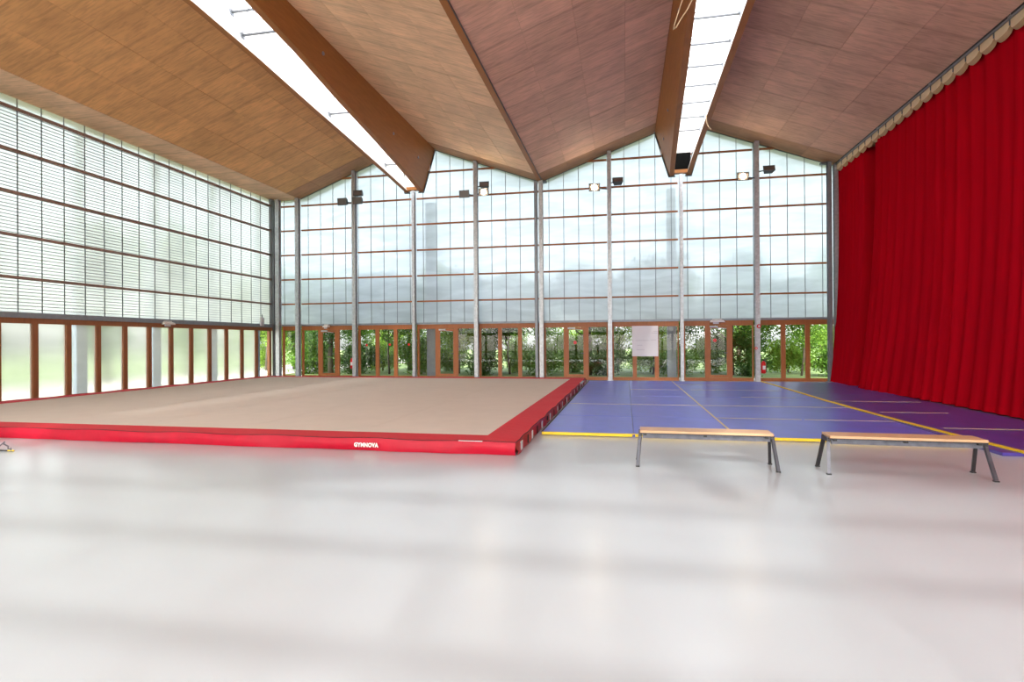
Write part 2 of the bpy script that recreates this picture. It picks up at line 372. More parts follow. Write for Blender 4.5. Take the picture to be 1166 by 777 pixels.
# ================================================================ back wall
wb = struct(empty('wall_back', (0, YB, 0)))
def sheet_run(wall, name, mt, x0, x1, joints, z0, zt, y, gap=.012):
    js = [x0]+[j for j in joints if x0+.05 < j < x1-.05]+[x1]
    for a, b in zip(js, js[1:]):
        n = 1 if zt is None else 2
        pts = sorted(set([a+gap/2, b-gap/2]+[q for q in (-9.48, -7.64, -3.27, 1.15, 2.99, -13.87) if a < q < b]))
        mb = MB()
        for p, q in zip(pts, pts[1:]):
            za = min(roof_z(p), ZR)+.15 if zt is None else zt; zb = min(roof_z(q), ZR)+.15 if zt is None else zt
            mb.quad((p, 0, z0), (q, 0, z0), (q, 0, zb), (p, 0, za))
        mb.obj(name, mt, wall, loc=(0, y, 0))
JX = [-13.5-.587*2+.5865*k for k in range(0, 40)]
def gable_wall(wall, mt, sgn, front=False):
    sheet_run(wall, 'translucent_sheet', mt, XL, XR, JX, 2.33, None, .06*sgn)
    for j in JX:
        if XL < j < XR: MB().box(j-.011, j+.011, .035*sgn if sgn > 0 else -.05, .05 if sgn > 0 else -.035, 2.33, min(roof_z(j), ZR)+.05).obj('joint_profile', M_joint, wall)
    edges = [XL+.05]+COLS+[XR-.05]; T = .03 if not front else .06
    for a, b in zip(edges, edges[1:]):
        for z in RAILS:
            MB().box(a+.08, b-.08, -.05, .03, z-T, z+T).obj('rail', M_rail, wall)
    z = RAILS[-1]+1.069; slp = .38
    for a, b in ((-11.21, -9.35), (-7.78, -5.98), (-5.82, -5.5), (-.72, 1.25), (-.45, 1.25), (2.85, 4.64)):
        if a == -.72: continue
        if a == -5.82: continue
        MB().box(a+.08, b, -.05, .03, z-.03, z+.03).obj('rail', M_rail, wall)
    MB().box(XL, XR, -.10, .05, 2.255, 2.335).obj('steel_ledge', M_gsteel, wall)
    for si, ((x0, z0), (x1, z1)) in enumerate(SLOPES):              # dark closing line under the roof
        MB().hexa([(x0,-.02,z0-.02),(x1,-.02,z1-.02),(x1,.03,z1-.02),(x0,.03,z0-.02),(x0,-.02,z0+.02),(x1,-.02,z1+.02),(x1,.03,z1+.02),(x0,.03,z0+.02)]).obj('top_profile', M_dsteel, wall)
gable_wall(wb, M_sheet, 1)
def column(wall, x, ztop, w_=.155, mt=None, y0=-.32, y1=-.12):
    b = MB(); t = .02                                           # H-section steel
    b.box(x-w_/2, x+w_/2, y0, y0+t, 0, ztop); b.box(x-w_/2, x+w_/2, y1-t, y1, 0, ztop); b.box(x-t/2, x+t/2, y0+t, y1-t, 0, ztop)
    o = b.obj('column', mt or M_galv, wall)
    MB().box(x-w_/2-.03, x+w_/2+.03, y0-.02, y1+.02, 0, .02).obj('base_plate', M_galv, wall)
    return o
for i, x in enumerate(COLS):
    zt = 7.76 if i in (2, 6) else roof_z(x)-.02
    column(wb, x+.02, zt, .115 if i in (2, 6) else .155)
column(wb, -3.42, 7.84, .10, M_gsteel); column(wb, 7.17, 7.86, .12, M_gsteel); column(wb, -14.80, 7.77, .17); column(wb, -14.98, 7.77, .10, M_dsteel)
MB().box(-3.20, -3.0, -.3, -.1, 7.78, 7.86).obj('column_bracket', M_dsteel, wb)
MB().box(6.9, 7.12, -.3, -.1, 7.80, 7.87).obj('column_bracket', M_dsteel, wb)

# lower glazed bays of the back wall: windows, and doors in every second bay
def leaf_glass(n_, x0, x1, z0, z1, parent, mt, axis='x'):
    return MB().quad((x0, 0, z0), (x1, 0, z0), (x1, 0, z1), (x0, 0, z1)).obj(n_, mt, parent)
wn_i = 0; dn_i = 0
bays = [(-14.72, -13.95)]+[(COLS[k]+.08, COLS[k+1]-.08) for k in range(8)]
doorbays = (1, 3, 5, 7)
def bay(a, b, y, has_door, inv=1, clear=M_glass, simple=False):
    global wn_i, dn_i
    wn_i += 1
    wdw = struct(empty('window_%d' % wn_i, (a, y, 0))); W = b-a
    MB().box(0, W, -.05, .05, 2.07, 2.255).obj('head_rail', M_frame, wdw); MB().box(0, W, -.05, .05, 0, .12).obj('sill', M_frame, wdw)
    mulls = [0.035, W] if simple else [.04, W*.345, W*.675, W-.02]
    hw_ = [.035, .075, .075, .02]
    for i, m_ in enumerate(mulls):
        if simple and i == 1: continue
        MB().box(m_-hw_[i], m_+hw_[i], -.05, .05, .12, 2.07).obj('mullion', M_frame, wdw)
    if simple:
        leaf_glass('pane', .07, W, .12, 2.07, wdw, clear); return wdw
    for i in range(3):
        x0, x1 = mulls[i]+hw_[i], mulls[i+1]-hw_[i+1]
        if has_door and i == 1: continue
        leaf_glass('pane', x0, x1, .12, 2.07, wdw, clear)
    if has_door:
        x0, x1 = mulls[1]+hw_[1], mulls[2]-hw_[2]; dn_i += 1
        d = struct(empty('door_%d' % dn_i, (a+x0, y-.02, 0))); w_ = x1-x0
        MB().box(0, .05, -.03, .03, .13, 2.06).obj('stile', M_frame, d); MB().box(w_-.05, w_, -.03, .03, .13, 2.06).obj('stile', M_frame, d)
        MB().box(.05, w_-.05, -.03, .03, .13, .22).obj('bottom_rail', M_frame, d); MB().box(.05, w_-.05, -.03, .03, 1.97, 2.06).obj('top_rail', M_frame, d)
        leaf_glass('pane', .05, w_-.05, .22, 1.97, d, clear)
        MB().box(.02, .30, -.09, -.03, 2.0, 2.06).bar((.25, -.06, 2.0), (.6, -.10, 1.95), .02).obj('door_closer', M_plastic, d)
        MB().bar((w_-.03, -.07, 1.05), (w_-.16, -.07, 1.05), .02).bar((w_-.03, -.03, 1.05), (w_-.03, -.08, 1.05), .02).obj('handle', M_dsteel, d)
    return wdw
for i, (a, b) in enumerate(bays):
    bay(a, b, YB, i in doorbays, simple=(i == 0))
bay(7.26, XR-.05, YB, False, simple=True)

# ================================================================ left wall (x = XL)
wleft = struct(empty('wall_left', (XL, 0, 0)))
JY = [21.67-.6035*k for k in range(44) if 21.67-.6035*k > YF]
ys = [YB-.0]+JY+[YF]
for a, b in zip(ys, ys[1:]):
    MB().quad((0, b+.006, 2.34), (0, a-.006, 2.34), (0, a-.006, ZE), (0, b+.006, ZE)).obj('translucent_sheet', M_sheetl, wleft, loc=(-.06, 0, 0))
for j in JY: MB().box(-.055, -.04, j-.012, j+.012, 2.34, ZE).obj('joint_profile', M_joint, wleft)
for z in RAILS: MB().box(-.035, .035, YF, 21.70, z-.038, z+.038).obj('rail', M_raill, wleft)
s_ = MB(); z = 2.42
while z < ZE-.25:                                               # fine horizontal slats on the sheets
    s_.box(-.054, -.040, YF, 21.66, z, z+.017); z += .088
lv = s_.obj('louvre_slats', M_slat, wleft); lv['kind'] = 'stuff'
MB().box(-.12, .10, YF, YB-.1, 2.20, 2.34).obj('steel_ledge', M_gsteel, wleft)
MB().box(-.05, .05, 21.66, 21.74, 2.34, ZE).obj('end_post', M_joint, wleft)
MULL = [21.55-.89*k for k in range(29)]
wn_i += 1; wl_ = struct(empty('window_%d' % wn_i, (XL, 0, 0)))
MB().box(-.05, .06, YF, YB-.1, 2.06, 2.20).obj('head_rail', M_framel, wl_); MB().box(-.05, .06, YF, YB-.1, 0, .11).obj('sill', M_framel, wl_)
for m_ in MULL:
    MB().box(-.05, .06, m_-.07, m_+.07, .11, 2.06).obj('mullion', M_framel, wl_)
ends = [YB-.05]+MULL+[YF]
for i, (a, b) in enumerate(zip(ends, ends[1:])):
    if a-b < .2: continue
    x0, x1 = b+.06, a-.06
    MB().quad((0, x0, .11), (0, x1, .11), (0, x1, 2.06), (0, x0, 2.06)).obj('clear_pane' if i == 1 else 'frosted_pane', M_glass if i == 1 else M_lowsheet, wl_)

# ================================================================ front wall behind the camera, right wall
wf = struct(empty('wall_front', (0, YF, 0)))
gable_wall(wf, M_front, -1, True)
for x in COLS: column(wf, x, min(roof_z(x), 7.8), w_=.045, y0=.12, y1=.16)
for a, b in bays[1:]: bay(a, b, YF, False)
struct(MB().box(XR, XR+.2, YF, YB-.9, 0, ZE+.1).obj('wall_right', M_wall))

# ================================================================ curtains
def curtain(name, ya, yb, label, ph):
    root = tag(empty(name, (7.5, (ya+yb)/2, 0)), label, 'curtain', 'red stage curtains on the right'); yc = (ya+yb)/2
    NY = int((yb-ya)/.028); zs = [.03, .05, .12, .3, .6, 1.0, 1.6, 2.4, 3.4, 4.6, 5.8, 6.8, 7.35, 7.62]
    V = []; F_ = []
    r2 = random.Random(ph); fs = []; y = 0; phs = [0]; 
    for i in range(NY+1):
        phs.append(phs[-1]+.028*2*math.pi/(.34+.16*math.sin(i*.013+ph)+.05*math.sin(i*.05)))
    for zi, z in enumerate(zs):
        t = max(0, 1-z/7.6); lean = -1.0*t**2.6
        for i in range(NY+1):
            y = lerp(ya, yb, i/NY)
            A_ = .046+.026*math.sin(y*1.7+ph)+.010*math.sin(z*.4+y*3)
            x = lean*(.29+.25*math.exp(-((y-17.6)/2.9)**2))+A_*math.sin(phs[i]+.10*math.sin(z*.35+y*.8))+.05*math.sin(y*.9+z*.25)*t
            if ph == 3 and y < 19.65: x += .37*min(1, (19.65-y)/.12)
            if ph == 8 and y > 18.6: x += .08*(y-18.6)/.25
            V.append((x, y-yc+.02*math.sin(z*.5+y*2)*t, z))
    for zi in range(len(zs)-1):
        for i in range(NY):
            a = zi*(NY+1)+i; F_.append((a, a+1, a+NY+2, a+NY+1))
    me = bpy.data.meshes.new('cloth'); me.from_pydata(V, [], F_); me.materials.append(M_curt); me.shade_smooth(); me.update()
    o = bpy.data.objects.new('cloth', me); C.objects.link(o); o.parent = root
    sd = o.modifiers.new('thick', 'SOLIDIFY'); sd.thickness = .008
    # scalloped cream header: one sagging swag between each pair of hooks
    sw = MB(); W = .48; n = 8
    for i in range(n):
        u0, u1 = i/n, (i+1)/n
        def dr(u): return -.10-.13*(4*u*(1-u))**.6
        def bl(u): return -.05*math.sin(math.pi*u)
        sw.quad((-.02, u0*W, 0), (-.02, u1*W, 0), (-.02+bl(u1), u1*W, dr(u1)), (-.02+bl(u0), u0*W, dr(u0)), mi=0)
        sw.quad((-.02+bl(u0), u0*W, dr(u0)), (-.02+bl(u1), u1*W, dr(u1)), (.04+bl(u1)*.3, u1*W, dr(u1)-.055), (.04+bl(u0)*.3, u0*W, dr(u0)-.055), mi=1)
    sd_ = sw.data('header_scallop', [M_cream, M_creamd], False); hk = MB().box(-.035, .0, -.008, .008, -.11, .05).data('hook_strap', M_dsteel)
    y = yb-.02
    while y-W > ya-.2:
        inst('header_scallop', sd_, root, (-.08, y-W-yc, 7.73)); inst('hook_strap', hk, root, (-.085, y-W-yc, 7.73)); y -= W
    return root
curtain('curtain', 18.35, 21.72, 'narrow red curtain panel at the far corner, left of the dark fold', 3)
curtain('curtain', 2.0, 18.85, 'wide red curtain hanging along the right side', 8)
tr = tag(empty('curtain_track', (7.42, 12, 7.76)), 'dark steel curtain track along the right eave above the cream scallops', 'curtain track')
MB().box(-.06, .0, -10, 9.75, .02, .06).obj('track_channel', M_black, tr); MB().box(-.07, -.04, -10, 9.75, -.035, .0).obj('track_rail', M_gsteel, tr)
for k in range(7): MB().box(-.06, -.02, 9.2-2.9*k, 9.3-2.9*k, -.0, .07).obj('track_bracket', M_galv, tr)

# ================================================================ sprung gymnastics floor
H_ = .17; X0, X1, Y0, Y1 = -14.45, -1.43, 7.22, 20.45; BW = .5
gf = tag(empty('gymnastics_floor', ((X0+X1)/2, (Y0+Y1)/2, 0)), 'large beige sprung gymnastics floor with a red padded border', 'gym floor'); ox, oy = (X0+X1)/2, (Y0+Y1)/2
a0, a1, b0, b1 = X0-ox, X1-ox, Y0-oy, Y1-oy
MB().box(a0+.04, a1-.04, b0+.04, b1-.04, 0, H_-.02).obj('sprung_base', M_redtop, gf)
ns = 6; wst = (a1-a0-2*BW)/ns
for i in range(ns):
    MB().box(a0+BW+i*wst+.004, a0+BW+(i+1)*wst-.004, b0+BW, b1-BW, H_-.02, H_).obj('carpet_strip', M_beige, gf)
def wavy(p, q, n, pi, qi):
    """border strip with a slightly uneven outer edge: p->q outside, pi->qi inside"""
    mb = MB(); p, q, pi, qi = map(Vector, (p, q, pi, qi))
    nrm = (p-pi).normalized(); d = (q-p).normalized(); out = Vector((d.y, -d.x, 0))
    if out.dot(p-pi) < 0: out = -out
    ev = []
    for i in range(n+1):
        t = i/n; k = .008*math.sin(i*1.7)+.007*math.sin(i*.61+1)
        if i in (0, n): k = 0
        o_ = p.lerp(q, t)+out*k; in_ = pi.lerp(qi, t); zz = H_+.006+.008*math.sin(i*.9)*(1 if 0 < i < n else 0)
        ev.append(((o_.x, o_.y, zz), (in_.x, in_.y, H_+.006)))
    for (o0, i0), (o1, i1) in zip(ev, ev[1:]):
        mb.quad(i0, i1, o1, o0); mb.quad((i0[0], i0[1], H_-.02), (i1[0], i1[1], H_-.02), i1, i0)
    return mb, [e[0] for e in ev], out
crn = [((a0, b0, 0), (a0+BW, b0+BW, 0)), ((a1, b0, 0), (a1-BW, b0+BW, 0)), ((a1, b1, 0), (a1-BW, b1-BW, 0)), ((a0, b1, 0), (a0+BW, b1-BW, 0))]
for k in range(4):
    (p, pi), (q, qi) = crn[k], crn[(k+1) % 4]
    mb, edge, out = wavy(p, q, 60, pi, qi); mb.obj('red_border', M_redtop, gf)
    sk_ = MB(); sm = MB()
    for i in range(len(edge)-1):
        e0, e1 = Vector(edge[i]), Vector(edge[i+1])
        def low(e, j, f, zf): return (e.x+out.x*(f+.009*math.sin(j*2.3+k)+.012*math.sin(j*.7+zf*40)), e.y+out.y*(f+.009*math.sin(j*2.3+k)+.012*math.sin(j*.7+zf*40)), zf)
        r = [(lambda e, j: (e.x, e.y, e.z)), (lambda e, j: low(e, j, .015, H_*.72)), (lambda e, j: low(e, j*1.3, .025, H_*.35)), (lambda e, j: low(e, j*.7, .01, .004))]
        if k == 1:
            r[1] = lambda e, j: low(e, j*2.9, .005, H_*.7)
        for q0, q1 in zip(r, r[1:]): sk_.quad(q0(e0, i), q0(e1, i+1), q1(e1, i+1), q1(e0, i))
        sm.bar(e0+out*.004+Vector((0,0,.0)), e1+out*.004, .010, .006)
    sk_.obj('side_skirt', M_red, gf, smooth=True); sm.obj('border_seam', M_seam, gf)
for i in range(26):                                             # loose hook-and-loop tabs along the right-hand skirt
    y = lerp(b0+.2, b1-.3, i/25)+random.uniform(-.1, .1)
    MB().box(a1+.028, a1+.036, y, y+random.uniform(.05, .14), .03, .15).obj('skirt_tab', M_seam if i % 2 else M_plastic, gf)
for x0, x1, yv in ((-3.0, -2.45, b0),):
    MB().box(a1-.78, a1-.45, b0-.010, b0+.004, H_+.004, H_+.013).obj('torn_edge', M_plastic, gf)
MB().box(a1-.01, a1+.05, b1-2.5, b1-1.5, H_-.03, H_+.012).obj('torn_edge', M_plastic, gf)
cu = bpy.data.curves.new('logo', 'FONT'); cu.body = 'GYMNOVA'; cu.size = .078; cu.extrude = .002; cu.align_x = 'CENTER'; cu.offset = .004; cu.space_character = 1.12
lo = bpy.data.objects.new('logo', cu); C.objects.link(lo)
dg = bpy.context.evaluated_depsgraph_get(); lm = bpy.data.meshes.new_from_object(lo.evaluated_get(dg)); bpy.data.objects.remove(lo)
lm.materials.clear(); lm.materials.append(M_white)
l2 = inst('logo_lettering', lm, gf, (-3.53-ox, b0-.052, .062), (math.radians(90), 0, 0), (.85, 1, 1)); l2['label'] = 'white printed lettering GYMNOVA'

# ================================================================ blue mats
def mats(name, label, xs, ysn, mt, rows):
    root = tag(empty(name, (xs[0], ysn[0], 0)), label, 'mat')
    T = .042
    for i in range(len(xs)-1):
        for j in range(len(ysn)-1):
            w_, d_ = xs[i+1]-xs[i], ysn[j+1]-ysn[j]
            if rows and j >= 4: w_ += .45
            MB().box(.005, w_-.005, .005, d_-.005, 0, T+random.uniform(0, .003)).obj('mat_panel', mt, root, bevel=.006, loc=(xs[i]-xs[0], ysn[j]-ysn[0], 0))
    return root, T
XM = [-1.33, .12, 1.65, 4.70]; YM = [8.93+2.02*k for k in range(7)]; YM = [8.93, 11.06, 13.15, 15.2, 17.28, 19.25, 21.0]
bm_, T = mats('tumbling_mat', 'blue vinyl tumbling mat area beside the red-bordered gymnastics floor', XM, YM, M_blue, 0)
def strip(root, x0, x1, y0, y1, m_, nm, h=.012, z=.046):
    MB().box(x0, x1, y0, y1, z, z+h).obj(nm, m_, root, loc=(-root.location.x, -root.location.y, 0))
MB().box(-1.33, .10, 8.895, 8.93, .008, .05).obj('yellow_edge', M_yellow, bm_, bevel=.006, loc=(1.33, -8.93, 0))
MB().box(.14, 4.70, 8.905, 8.93, .008, .048).obj('yellow_edge', M_yellow, bm_, bevel=.006, loc=(1.33, -8.93, 0))
strip(bm_, -1.33, .12, 8.90, 8.95, M_yellow, 'yellow_edge', .005); strip(bm_, .12, 4.7, 8.905, 8.94, M_yellow, 'yellow_edge', .005)
for y, xa, xb in ((13.15, -1.28, 4.68), (11.06, 1.67, 3.15), (11.06, 3.2, 4.68), (17.28, .14, 1.63), (17.28, 1.9, 4.4), (15.2, 2.9, 4.2), (19.25, 1.7, 3.1)):
    strip(bm_, xa, xb, y-.014, y+.014, M_pale, 'seam_piping', .004)
strip(bm_, 1.635, 1.665, 9.0, 21.0, M_pale, 'seam_piping', .005)
strip(bm_, -1.345, -1.325, 8.95, 21.0, M_seam, 'side_piping', .003)
XV = [4.72, 6.95]; YV = [8.25, 10.35, 12.45, 14.55, 16.65, 18.75, 21.0]
vm, _ = mats('tumbling_mat', 'blue vinyl mat run painted violet with the reflection of the red curtain beside it, bordered by a thick yellow edge', XV, YV, M_blue_redcast, 1)
e = MB(); pts = [(4.98, 8.22), (4.90, 9.3), (4.80, 11.0), (4.74, 13.0), (4.72, 14.35), (4.70, 14.45), (4.72, 17), (4.73, 19.5), (4.70, 21.0)]
for a, b in zip(pts, pts[1:]): e.bar((a[0], a[1], .052), (b[0], b[1], .052), .075, .022)
e.obj('yellow_edge', M_yellow, vm, loc=(-4.72, -8.25, 0))
strip(vm, 4.95, 6.9, 8.22, 8.30, M_yellow, 'yellow_edge', .012)
for y, xa, xb in ((10.35, 5.1, 6.6), (14.55, 4.85, 6.7), (12.45, 5.0, 6.2)): strip(vm, xa, xb, y-.014, y+.014, M_pale, 'seam_piping', .004)
strip(vm, 5.93, 6.03, 9.70, 9.74, M_paper, 'white_patch', .003)

# ================================================================ benches
def bench(x0, x1, y, rz, label):
    L = x1-x0; r = tag(empty('bench', ((x0+x1)/2, y, 0), rz), label, 'bench', 'low wooden gym benches'); h = L/2
    D = .15; zt = .425
    MB().hexa([(-h,-D,zt-.03),(h,-D,zt-.03),(h,D,zt-.03),(-h,D,zt-.03),(-h,-D,zt),(h,-D,zt),(h,D,zt),(-h,D,zt)]).obj('seat', M_bwood, r, bevel=.006)
    MB().box(-h+.0, h, -D+.006, -D+.03, zt-.04, zt-.03).box(-h, h, D-.03, D-.006, zt-.04, zt-.03).obj('seat_batten', M_bdark, r)
    MB().box(-h+.03, h-.03, -.10, -.07, zt-.10, zt-.035).obj('side_channel', M_bmetal, r); MB().box(-h+.03, h-.03, .07, .10, zt-.10, zt-.035).obj('side_channel', M_bmetal, r)
    for s in (-1, 1):
        xe = s*(h-.005)
        for q in (-1, 1):
            lg = MB().bar((xe, q*.07, zt-.03), (xe+s*.035, q*.21, .012), .034, .03).obj('leg', M_bleg if (q < 0) else M_bdark, r)
            MB().box(xe+s*.035-.022, xe+s*.035+.022, q*.21-.022, q*.21+.022, 0, .014).obj('foot', M_black, lg)
        MB().box(xe-.02, xe+.02, -.11, .11, zt-.075, zt-.03).obj('end_bracket', M_bdark, r)
    for xx in (-h+.06, 0, h-.07): MB().box(xx-.018, xx+.018, -.135, -.10, zt-.062, zt-.038).obj('clip', M_black, r)
    return r
bench(.17, 1.67, 7.04, math.radians(-1.2), 'low bench with pale wooden seat, left of the two, in front of the blue mats')
bench(2.25, 3.78, 6.98, math.radians(-1.6), 'low bench with wooden seat, right of the two, towards the curtain')

# ================================================================ floodlights on the columns
def flood(x, z, label, lit, tilt, yaw=0, big=True, arm=0):
    r = tag(empty('floodlight', (x, 21.50, z), yaw), label, 'floodlight', 'floodlights on the back wall columns')
    w_, h_ = (.21, .15) if big else (.20, .11)
    def T(p): 
        y, z_ = p[1], p[2]; c_, s2 = math.cos(tilt), math.sin(tilt); return (p[0], y*c_-z_*s2, y*s2+z_*c_)
    hb = [T(q) for q in ((-w_,-.06,-h_),(w_,-.06,-h_),(w_*.7,.16,-h_*.6),(-w_*.7,.16,-h_*.6),(-w_,-.06,h_),(w_,-.06,h_),(w_*.7,.16,h_*.6),(-w_*.7,.16,h_*.6))]
    hs_ = MB().hexa(hb).obj('housing', M_black, r, bevel=.01)
    fr = MB()
    for q in ((-w_,-w_+.03,-h_,h_),(w_-.03,w_,-h_,h_),(-w_+.03,w_-.03,-h_,-h_+.025),(-w_+.03,w_-.03,h_-.025,h_)):
        fr.hexa([T(p) for p in ((q[0],-.085,q[2]),(q[1],-.085,q[2]),(q[1],-.061,q[2]),(q[0],-.061,q[2]),(q[0],-.085,q[3]),(q[1],-.085,q[3]),(q[1],-.061,q[3]),(q[0],-.061,q[3]))])
    fr.obj('front_frame', M_dsteel, hs_)
    MB().quad(*[T(p) for p in ((-w_+.03,-.07,-h_+.025),(w_-.03,-.07,-h_+.025),(w_-.03,-.07,h_-.025),(-w_+.03,-.07,h_-.025))]).obj('lamp_glass', M_lensoff, hs_)
    if lit:
        bulb = MB(); n = 10
        bulb.tube([T((0, -.10, 0)), T((0, -.082, 0))], .08, 16).obj('lamp', M_lens, hs_)
    if arm: MB().bar((0, .05, 0), (arm, .30, .02), .035).bar((0, .05, 0), (0, -.0, 0), .03).obj('bracket_arm', M_dsteel, r)
    return r
flood(-11.56, 7.43, 'dark floodlight left of the second column, unlit', False, .15, arm=.3)
flood(-10.88, 7.44, 'dark floodlight right of the second column, lower of two, unlit', False, .15, arm=-.3)
flood(-10.86, 7.74, 'grey floodlight with pale face, upper one right of the second column', False, -.1, arm=-.3, big=False)
flood(-6.26, 7.44, 'dark unlit floodlight left of the column between left beam and valley', False, .15, arm=.3)
flood(-5.46, 7.47, 'glowing floodlight right of the column between left beam and valley', True, .1, arm=-.35)
flood(-5.44, 7.76, 'grey unlit floodlight directly above the leftmost glowing lamp', False, -.1, arm=-.35, big=False)
flood(-1.12, 7.38, 'glowing floodlight left of the column between valley and right beam', True, .05, yaw=.1, arm=.5)
flood(-.24, 7.58, 'flat unlit floodlight box right of the column between valley and right beam', False, -.5, arm=-.3, big=False)
flood(4.21, 7.45, 'brightest glowing floodlight, left of the column nearest the curtain corner', True, .05, yaw=.05, arm=.5)
flood(5.10, 7.66, 'unlit floodlight right of the brightest lamp, pale pinkish face', False, -.4, arm=-.35, big=False)
for nm, x0, x1 in (('lamp_arm', -.98, -.3), ('lamp_arm', 4.3, 5.1)): pass

# ================================================================ small fittings
def emergency(x, y, z, label, rz=0, wdt=.17):
    r = tag(empty('emergency_light', (x, y, z), rz), label, 'emergency light', 'emergency lights above the doors')
    MB().box(-wdt*.6, wdt*.6, -.05, .0, .02, .13).obj('back_box', M_plastic, r, bevel=.01)
    MB().hexa([(-wdt,-.10,.0),(wdt,-.10,.0),(wdt*.9,0,.0),(-wdt*.9,0,.0),(-wdt*.8,-.12,.06),(wdt*.8,-.12,.06),(wdt*.8,0,.09),(-wdt*.8,0,.09)]).obj('diffuser', M_white, r, bevel=.01)
    MB().box(-wdt*.5, wdt*.2, -.09, -.02, -.06, 0).obj('battery_box', M_plastic, r)
emergency(-12.55, 21.88, 2.19, 'white emergency light above the leftmost back door')
emergency(3.35, 21.88, 2.19, 'pale emergency light above the back door nearest the curtain', wdt=.28)
emergency(XL+.12, 15.95, 2.16, 'pale emergency light on the ledge midway along the left wall', math.pi/2, .26)
bx = tag(empty('junction_box', (XL+.1, 20.9, 2.25)), 'small grey junction box on the left wall ledge near the far corner', 'junction box')
MB().box(0, .07, -.10, .10, 0, .36).obj('box_body', M_plastic, bx, bevel=.01); MB().box(.03, .045, -.02, .02, .36, .48).obj('conduit', M_dsteel, bx)
pp = tag(empty('wall_poster', (.74, 21.93, .925)), 'large white sheet of paper hung over the glass with faint notes', 'poster')
MB().box(-.485, .485, 0, .004, 0, 1.165).obj('paper_sheet', M_paper, pp)
for k, (x, z, l) in enumerate(((.30, .95, .16), (.26, .88, .2), (.2, .62, .22), (-.35, .6, .5), (-.3, .42, .2), (-.32, .25, .3))):
    MB().box(x, min(x+l, .47), -.002, 0, z, z+.012).obj('pencil_line', M_ink, pp)
def extinguisher(x, y, z, label):
    r = tag(empty('fire_extinguisher', (x, y, z)), label, 'extinguisher', 'fire extinguishers by the back wall')
    MB().tube([(0,0,0),(0,0,.02),(0,0,.36),(0,0,.42),(0,0,.45)], [.06,.085,.085,.06,.03], 16).obj('cylinder', M_ext, r, smooth=True)
    MB().tube([(0,0,.45),(0,0,.50)], .022, 8).bar((0,0,.50),(.10,-.03,.53), .02).bar((0,0,.48),(.09,-.03,.48), .015).obj('valve_lever', M_black, r)
    MB().tube([(0,0,.47),(.09,-.03,.44),(.11,-.04,.3),(.09,-.03,.12)], .013, 7).obj('hose', M_black, r, smooth=True)
    MB().box(-.045,.045,-.089,-.082,.14,.28).obj('label_plate', M_paper, r)
    MB().box(-.05,.05,.07,.12,.05,.30).obj('wall_bracket', M_dsteel, r)
extinguisher(4.93, 21.75, .30, 'red fire extinguisher with white label beside the column nearest the curtain')
extinguisher(-11.36, 21.85, .42, 'small red fire extinguisher left of the third column behind the gym floor')
cp = tag(empty('fire_call_point', (4.66, 21.66, 1.22)), 'small round red fire call point on the right column at head height', 'call point')
MB().tube([(0,0,0),(0,-.035,0)], .05, 16).obj('button_housing', M_ext, cp); MB().box(-.02,.02,-.04,-.034,-.02,.02).obj('glass_plate', M_paper, cp)
sn = tag(empty('alarm_sounder', (4.76, 21.66, 2.02)), 'small red ringed alarm sounder high on the right column', 'alarm')
MB().tube([(0,0,0),(0,-.04,0)], .075, 16).obj('sounder_ring', M_ext, sn); MB().tube([(0,-.03,0),(0,-.055,0)], .04, 12).obj('sounder_face', M_plastic, sn)
for x, z, lb in ((-1.93, 1.47, 'round red sticker on the back door glass left of the white paper'), (3.28, 1.52, 'round red sticker on the back door glass nearest the curtain'),
                 (-10.75, 1.42, 'red sticker on the window pane right of the left extinguisher'), (-9.7, 1.43, 'faint red reflection painted as a disc on the middle window pane of the third bay'), (-8.85, 1.43, 'faint red reflection painted as a disc on the pane just left of the column under the left beam')):  # last two discs are painted reflections in the glass
    tag(MB().tube([(x, 21.955, z), (x, 21.945, z)], .07 if x > -5 else .05, 14).obj('sticker', M_ext), lb, 'sticker', 'red stickers on the back glazing')
tw = tag(empty('wire_tangle', (-8.6, 6.3, 0)), 'small tangle of wire on the pale floor at the left picture edge', 'wire')
wp = [(-.12, 0, .06), (-.05, .03, .13), (0, -.02, .11), (.03, .02, .07), (.06, -.01, .05), (.08, .01, .025), (.10, .0, .05), (.105, 0, .012)]
MB().tube(wp, .009, 6).obj('wire_strand', M_bmetal, tw); MB().tube([(-.4, .02, .012), (-.2, -.02, .02), (-.05, .0, .012), (.12, .01, .012)], .011, 6).obj('wire_strand', M_bdark, tw)
MB().tube([(.05, .0, .014), (.14, .01, .014)], .010, 6).obj('wire_plug', M_yellow, tw)

# ================================================================ outside: pillars, trees, shrubs
def pillar(x, y, w_, d, z, m_, label, g): tag(MB().box(x-w_/2, x+w_/2, y-d/2, y+d/2, -.12, z).obj('outdoor_pillar', m_, bevel=.01), label, 'pillar', g)
for i, y in enumerate((13.55, 16.22, 18.9)):
    pillar(-15.85, y, .18, .34, 8.0, M_concrete, ['blurred bluish pillar behind the frosted panes, nearest the camera', 'blurred bluish pillar behind the frosted panes, middle one', 'blurred bluish pillar behind the frosted panes, furthest before the clear pane'][i], 'pillars outside the left wall')
pillar(-15.75, 21.55, .2, .30, 8.0, M_concrete, 'pale blue pillar outside the clear pane in the far left corner', 'pillars outside the left wall')
for y in (10.9, 8.2, 5.6, 2.9): pillar(-15.85, y, .18, .34, 8.0, M_concrete, 'bluish pillar outside the left wall beyond the picture edge', 'pillars outside the left wall, out of view')
pillar(-8.15, 22.9, .42, .30, 7.5, M_pillar, 'grey pillar seen through the pane right of the left beam column', 'pillars outside the back wall')
pillar(1.80, 22.9, .34, .30, 7.5, M_pillar, 'grey-blue pillar outside the glass just right of the white paper', 'pillars outside the back wall')
